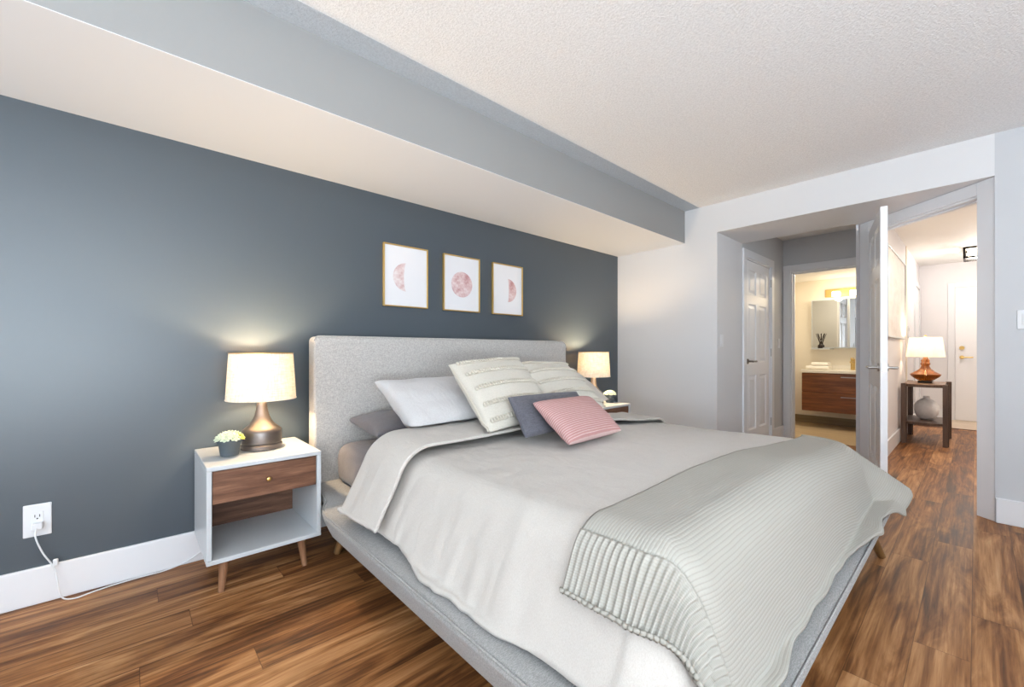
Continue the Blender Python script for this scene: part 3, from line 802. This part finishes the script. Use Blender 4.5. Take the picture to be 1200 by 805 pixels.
# ------------------------------------------------------------------ pictures over the bed
def picture(x0, x1, z0, z1, label, shape):
    p = thing('framed_print', ((x0+x1)/2, WY, z0), label, 'picture', 'moon prints over the bed')
    y1, y0, w = WY-.001, WY-.022, .0085
    m = MB(); m.box(x0, x1, y0, y1, z0, z0+w); m.box(x0, x1, y0, y1, z1-w, z1); m.box(x0, x0+w, y0, y1, z0+w, z1-w); m.box(x1-w, x1, y0, y1, z0+w, z1-w)
    m.build('frame', M['gold'], p, bevel=.0015)
    pr = MB().box(x0+w, x1-w, WY-.012, WY-.006, z0+w, z1-w).build('print', M['paper'], p)
    cx, cz, r = (x0+x1)/2, (z0+z1)/2-.005, .098
    pts = []
    if shape == 'full': pts = [(cx+r*math.cos(2*PI*k/48), cz+r*math.sin(2*PI*k/48)) for k in range(48)]
    elif shape == 'crescent':
        cx -= .0
        o_ = [(cx+r*math.cos(a), cz+r*math.sin(a)) for a in [math.radians(95+170*k/30) for k in range(31)]]
        i_ = [(cx+r*(-.18)*math.cos(b), cz+r*math.sin(b)) for b in [math.radians(-85+170*k/30) for k in range(31)]]
        pts = o_+i_
    else:
        cx += .0
        o_ = [(cx+r*math.cos(a), cz+r*math.sin(a)) for a in [math.radians(-88+176*k/30) for k in range(31)]]
        i_ = [(cx+r*.12*math.cos(b), cz+r*math.sin(b)) for b in [math.radians(88-176*k/30) for k in range(31)]]
        pts = o_+i_
    m = MB()
    if shape == 'full':
        m.loops([[Vector((a, WY-.0127, b)) for a, b in pts], [Vector((a, WY-.0118, b)) for a, b in pts]])
    else:
        n = 31
        for k in range(n-1):
            q = [o_[k], o_[k+1], i_[n-2-k], i_[n-1-k]]
            m.add([Vector((a, WY-.0127, b)) for a, b in q], [(0, 1, 2, 3)])
    m.build('moon', M['moon'] if shape != 'crescent' else M['moon_pale'], p)
    return p
picture(1.243, 1.582, 1.372, 1.797, 'gold framed print of a pale crescent moon, hung over the bed nearest the window side', 'crescent')
picture(1.715, 2.054, 1.372, 1.797, 'gold framed print of a full pink moon, the middle one of three over the bed', 'full')
picture(2.187, 2.526, 1.372, 1.797, 'gold framed print of a half pink moon, hung over the bed nearest the corner lamp', 'half')

# ------------------------------------------------------------------ outlet, cord, switches
ow = thing('wall_outlet', (-.298, WY, .353), 'white electrical outlet with a plug in it, low on the slate wall', 'outlet')
cx, cz = -.298, .353
MB().box(cx-.041, cx+.041, WY-.006, WY, cz-.068, cz+.068).build('cover_plate', M['plastic'], ow, bevel=.003)
MB().box(cx-.017, cx+.017, WY-.009, WY-.005, cz-.036, cz+.036).build('receptacle', M['plastic'], ow, bevel=.001)
m = MB()
for dz in (.019,):
    m.box(cx-.008, cx-.0055, WY-.0096, WY-.008, cz+dz-.005, cz+dz+.006); m.box(cx+.0055, cx+.008, WY-.0096, WY-.008, cz+dz-.005, cz+dz+.006)
    m.lathe([(.0028, 0), (.0028, .0016)], (cx, WY-.008, cz+dz-.011), 10, True, rot('X', 90))
m.build('slots', M['slot'], ow)
pc = thing('power_cord', (cx, WY-.02, cz), 'white lamp cord plugged in at the slate wall and trailing along the baseboard', 'cord')
MB().box(cx-.014, cx+.018, WY-.038, WY-.0085, cz-.034, cz-.006).build('plug', M['plastic'], pc, bevel=.004)
ctrl = [(cx, WY-.036, cz-.025), (cx, WY-.05, cz-.06), (cx+.02, WY-.05, cz-.13), (cx+.05, WY-.045, cz-.20), (cx+.062, WY-.06, .10), (cx+.075, WY-.075, .03), (cx+.11, WY-.07, .006), (cx+.17, WY-.05, .004), (cx+.24, WY-.035, .004), (cx+.33, WY-.03, .004), (cx+.42, WY-.03, .004), (cx+.50, WY-.028, .02), (cx+.58, WY-.026, .06), (cx+.68, WY-.024, .11)]
def smooth_pts(c, n=6):
    c = [Vector(p) for p in c]; out = []
    for i in range(len(c)-1):
        p0, p1, p2, p3 = c[max(i-1, 0)], c[i], c[i+1], c[min(i+2, len(c)-1)]
        for k in range(n):
            t = k/n; out.append(.5*((2*p1)+(p2-p0)*t+(2*p0-5*p1+4*p2-p3)*t*t+(3*p1-p0-3*p2+p3)*t**3))
    return out+[c[-1]]
MB().tube(smooth_pts(ctrl), .003, 7).build('cable', M['plastic'], pc, smooth=80)
MB().box(cx+.048, cx+.064, WY-.052, WY-.038, .155, .185).build('inline_switch', M['plastic'], pc, bevel=.004)

def switch(f, x, z, label, w=.07, h=.115, n=1):
    p = f @ Vector((x, 0, z)); s = thing('light_switch', p, label, 'light switch', 'white light switches')
    MB().box(x-w/2, x+w/2, 0, .006, z-h/2, z+h/2, f).build('cover_plate', M['plastic'], s, bevel=.002)
    for k in range(n):
        xx = x+(k-(n-1)/2)*.046
        MB().box(xx-.016, xx+.016, .005, .010, z-.033, z+.033, f).build('rocker', M['plastic'], s, bevel=.002)
f_alc = frame((AX, AY, 0), (-1, 0))
switch(frame((4.10, AY, 0), (-1, 0)), 0, 1.165, 'white light switch just inside the alcove opening, before the closet door')
switch(frame((5.80, AY, 0), (-1, 0)), 0, 1.16, 'white light switch between the closet door and the bathroom doorway')
switch(frame((EX, -.205, 0), (0, 1)), 0, 1.26, 'white light switch on the bare grey wall beside the hall doorway')
switch(frame((FX, .38, 0), (0, 1)), 0, 1.20, 'white double light switch on the far hall wall beside the entry door', .115, .115, 2)
th = thing('thermostat', (7.55, HY, 1.30), 'small white thermostat on the hall wall above the console lamp', 'thermostat')
MB().box(7.52, 7.62, HY-.022, HY, 1.24, 1.40).build('housing', M['plastic'], th, bevel=.005)
MB().box(7.545, 7.595, HY-.024, HY-.02, 1.33, 1.37).build('display', M['nickel'], th)

tb = MB().ball((.90, 2.50, .0335), .033, u=20, v=14).build('tennis_ball', M['ball'], smooth=80)
props(tb, 'lime green ball on the floor in the shadow under the headboard', 'ball')

# ------------------------------------------------------------------ bathroom
VY0, VY1, VX, VB, VT = .55+.2, 1.64, 6.98, .235, .765
van = thing('vanity', (7.2, 1.2, VB), 'wall-hung brown wood bathroom vanity with two drawers and a white top', 'vanity')
MB().box(VX+.02, 7.449, VY0, VY1, VB, VT).build('body', M['vanity'], van, bevel=.002)
for (a, b) in ((VB+.002, .495), (.501, VT-.004)):
    d = MB().box(VX, VX+.019, VY0, VY1, a, b).build('drawer', M['vanity'], van, bevel=.002)
    hy0, hy1, hz = .86, 1.20, b-.045
    m = MB(); m.box(VX-.022, VX-.014, hy0, hy1, hz-.005, hz+.005)
    for y in (hy0+.02, hy1-.02): m.box(VX-.015, VX, y-.004, y+.004, hz-.004, hz+.004)
    m.build('handle', M['nickel'], d, bevel=.001)
MB().box(VX-.012, 7.449, VY0-.01, VY1+.01, VT, VT+.042).build('countertop', M['counter'], van, bevel=.004)
MB().box(7.437, 7.449, VY0-.01, VY1+.01, VT+.042, VT+.10).build('backsplash', M['counter'], van, bevel=.003)
CT = VT+.042
CT += .001
fa = thing('faucet', (7.33, 1.13, CT), 'brushed brass faucet on the bathroom vanity top', 'faucet')
MB().tube([(7.33, 1.13, CT), (7.33, 1.13, CT+.15)], .024, 20).build('body', M['brass'], fa, smooth=40)
MB().box(7.20, 7.33, 1.115, 1.145, CT+.095, CT+.118).build('spout', M['brass'], fa, bevel=.005)
MB().box(7.25, 7.345, 1.117, 1.143, CT+.153, CT+.166).build('lever', M['brass'], fa, bevel=.004)
def towel(y0, y1, x0, x1, z0, z1, label):
    m = MB(); r = (z1-z0)/2; rings = []; n = 10
    for k in range(n+1):
        yy = y0+(y1-y0)*k/n; e = .006*nz(k*.7, z0*50); ring = []
        for p in rrect(x0+e, x1-e, z0, z1, r*.9, 5): ring.append(Vector((p.x, yy, p.y+.004*nz(p.x*30, k*.8))))
        rings.append(ring)
    o = m.loops(rings).build('folded_towel', M['towel'], smooth=60); return props(o, label, 'towel', 'white towels on the vanity')
towel(1.36, 1.62, 7.10, 7.34, CT+.004, CT+.050, 'wider white folded towel lying directly on the vanity top')
towel(1.37, 1.56, 7.12, 7.32, CT+.054, CT+.098, 'smaller white folded towel lying on top of the other towel')
mc = thing('mirror_cabinet', (7.38, 1.2, 1.105), 'mirrored wall cabinet over the bathroom vanity', 'mirror cabinet')
MB().box(7.315, 7.449, .76, 1.60, 1.105, 1.80).build('body', M['lacquer'], mc, bevel=.002)
for (a, b) in ((.763, 1.168), (1.172, 1.597)):
    d = MB().box(7.298, 7.314, a, b, 1.107, 1.798).build('door', M['lacquer'], mc, bevel=.002)
    MB().box(7.2965, 7.2982, a+.012, b-.012, 1.119, 1.786).build('mirror', M['mirror'], d)
vl = thing('vanity_light', (7.42, 1.2, 1.86), 'brushed bar light with lit glass shades above the mirror cabinet', 'light fixture')
MB().box(7.425, 7.449, .80, 1.46, 1.84, 1.95).build('back_bar', M['gold'], vl, bevel=.004)
for y in (.92, 1.12, 1.32):
    MB().tube([(7.425, y, 1.915), (7.36, y, 1.915), (7.36, y, 1.905)], .009, 8).build('arm', M['brass'], vl, smooth=60)
    MB().lathe([(.022, .0), (.046, -.003), (.05, -.02), (.05, -.068), (.045, -.072), (.003, -.072)], (7.36, y, 1.908), 24).build('glass_shade', M['globe'], vl, smooth=40)
for y in (.95, 1.3):
    table_light(vl, (7.17, y, 1.82), 1.5, (1.0, .84, .60), .05)
rd = thing('reed_diffuser', (7.25, 1.50, CT), 'dark reed diffuser bottle standing before the bathroom mirror', 'diffuser')
# narrow glass shelf under the mirror carries it
sh_ = thing('glass_shelf', (7.26, 1.47, 1.09), 'narrow white ledge under the bathroom mirror, holding the diffuser', 'shelf')
MB().box(7.20, 7.449, 1.36, 1.58, 1.088, 1.103).build('board', M['lacquer'], sh_, bevel=.002)
rd.location = (7.25, 1.48, 1.103); WLOC[rd] = Vector(rd.location)
MB().lathe([(.026, .001), (.030, .004), (.030, .045), (.014, .060), (.012, .078), (.015, .080)], (7.25, 1.48, 1.103), 20).build('bottle', M['dark_metal'], rd, smooth=40)
m = MB()
for k in range(7):
    a = 2*PI*k/7; m.tube([(7.25, 1.48, 1.16), (7.25+.045*math.cos(a), 1.48+.05*math.sin(a), 1.315)], .0035, 5)
m.build('reeds', M['dark_metal'], rd, smooth=60)

# ------------------------------------------------------------------ hall
TX0, TX1, TY0, TY1, TH = 6.66, 7.36, .215, .585, .69
ht = thing('console_table', (7.0, .40, 0), 'dark wood side table with a lower shelf in the hall', 'table')
def bow(z0, z1, mat, name, ins=0):
    pts = [(TX0+.02, TY1-.01), (TX1-.02, TY1-.01)]
    for k in range(13):      # bowed long side facing away from the wall
        u = k/12; pts.append((TX1-.02-u*(TX1-TX0-.04), TY0+.02 - .0*math.sin(PI*u)))
    # rounded end facing the bedroom
    end = [(TX0+.02-.05*math.sin(PI*k/10), TY0+.02+(TY1-TY0-.03)*k/10) for k in range(1, 10)]
    return MB().prism(pts+end, z0, z1).build(name, mat, ht, bevel=.004)
bow(TH-.035, TH-.006, M['table_wood'], 'apron'); bow(TH-.006, TH, M['table_top'], 'table_top'); bow(.225, .255, M['table_wood'], 'shelf')
for (x, y) in ((TX0, TY0), (TX0, TY1-.03), (TX1, TY0), (TX1, TY1-.03)):
    m = MB(); m.box(x-.020, x-.001, y-.010, y+.03, 0, TH+.003); m.box(x+.016, x+.036, y-.02, y+.02, 0, TH+.003)
    m.build('leg', M['table_wood'], ht, bevel=.003)
TH += .001
hl = thing('table_lamp', (6.98, .40, TH), 'amber glass table lamp with white shade on the hall side table', 'lamp')
c = (6.98, .40, TH)
MB().box(6.88, 7.08, .34, .46, TH, TH+.026).build('foot', M['black'], hl, bevel=.003)
MB().lathe([(.05, .027), (.075, .034), (.125, .075), (.138, .100), (.12, .112), (.08, .138), (.05, .165), (.035, .20), (.045, .225), (.035, .245), (.04, .265), (.022, .29), (.018, .32)], c, 32).build('base', M['amber'], hl, smooth=30)
MB().tube([(6.98, .40, TH+.03), (6.98, .40, TH+.47)], .006, 8).build('stem', M['brass'], hl, smooth=40)
m = MB()
for d in (0, .002): m.lathe([(.168-d, .305), (.142-d, .535)], c, 48, False)
m.build('lamp_shade', M['shade_white'], hl, smooth=60)
MB().ball((6.98, .40, TH+.555), .012).build('finial', M['brass'], hl, smooth=60)
MB().ball((6.98, .40, TH+.42), .03, .03, .04).build('bulb', M['bulb'], hl, smooth=60)
table_light(hl, (6.98, .40, TH+.47), 8, (1.0, .85, .66))
va = MB().lathe([(.055, .0), (.085, .02), (.118, .075), (.130, .125), (.122, .175), (.095, .220), (.055, .248), (.036, .256), (.032, .275), (.038, .285), (.03, .285), (.026, .262)], (6.97, .39, .256), 40).build('vase', M['ceramic'], smooth=60)
for v in va.data.vertices:
    a = math.atan2(v.co.y, v.co.x); r = (1+.022*math.sin(22*a+v.co.z*30)); r *= .85; v.co.x *= r; v.co.y *= r; v.co.z *= .97
props(va, 'round white ribbed vase on the lower shelf of the hall table', 'vase')
hp = thing('framed_picture', (6.5, HY, 1.2), 'large pale abstract picture in a thin frame on the hall wall', 'picture')
m = MB(); x0, x1, z0, z1 = 5.55, 7.14, 1.21, 2.14
for b in ((x0, x1, z0, z0+.015), (x0, x1, z1-.015, z1), (x0, x0+.015, z0, z1), (x1-.015, x1, z0, z1)): m.box(b[0], b[1], HY-.03, HY-.001, b[2], b[3])
m.build('frame', M['lacquer'], hp, bevel=.002)
MB().box(x0+.012, x1-.012, HY-.018, HY-.004, z0+.012, z1-.012).build('print', M['art'], hp)
cl = thing('ceiling_light', (8.28, .02, CZ), 'black framed square ceiling light in the hall', 'light fixture')
m = MB(); x0, x1, y0, y1 = 8.10, 8.46, -.25, .11
for z in (CZ-.145, CZ-.022):
    for b in ((x0, x1, y0, y0+.022), (x0, x1, y1-.022, y1), (x0, x0+.022, y0, y1), (x1-.022, x1, y0, y1)): m.box(b[0], b[1], b[2], b[3], z, z+.022)
for (x, y) in ((x0, y0), (x1-.022, y0), (x0, y1-.022), (x1-.022, y1-.022)): m.box(x, x+.022, y, y+.022, CZ-.145, CZ)
m.build('frame', M['black'], cl, bevel=.002)
MB().box(x0+.04, x1-.04, y0+.04, y1-.04, CZ-.12, CZ-.025).build('glass', M['hall_glass'], cl, bevel=.01)
table_light(cl, (8.28, -.08, CZ-.20), 23, (1.0, .95, .89), .10)
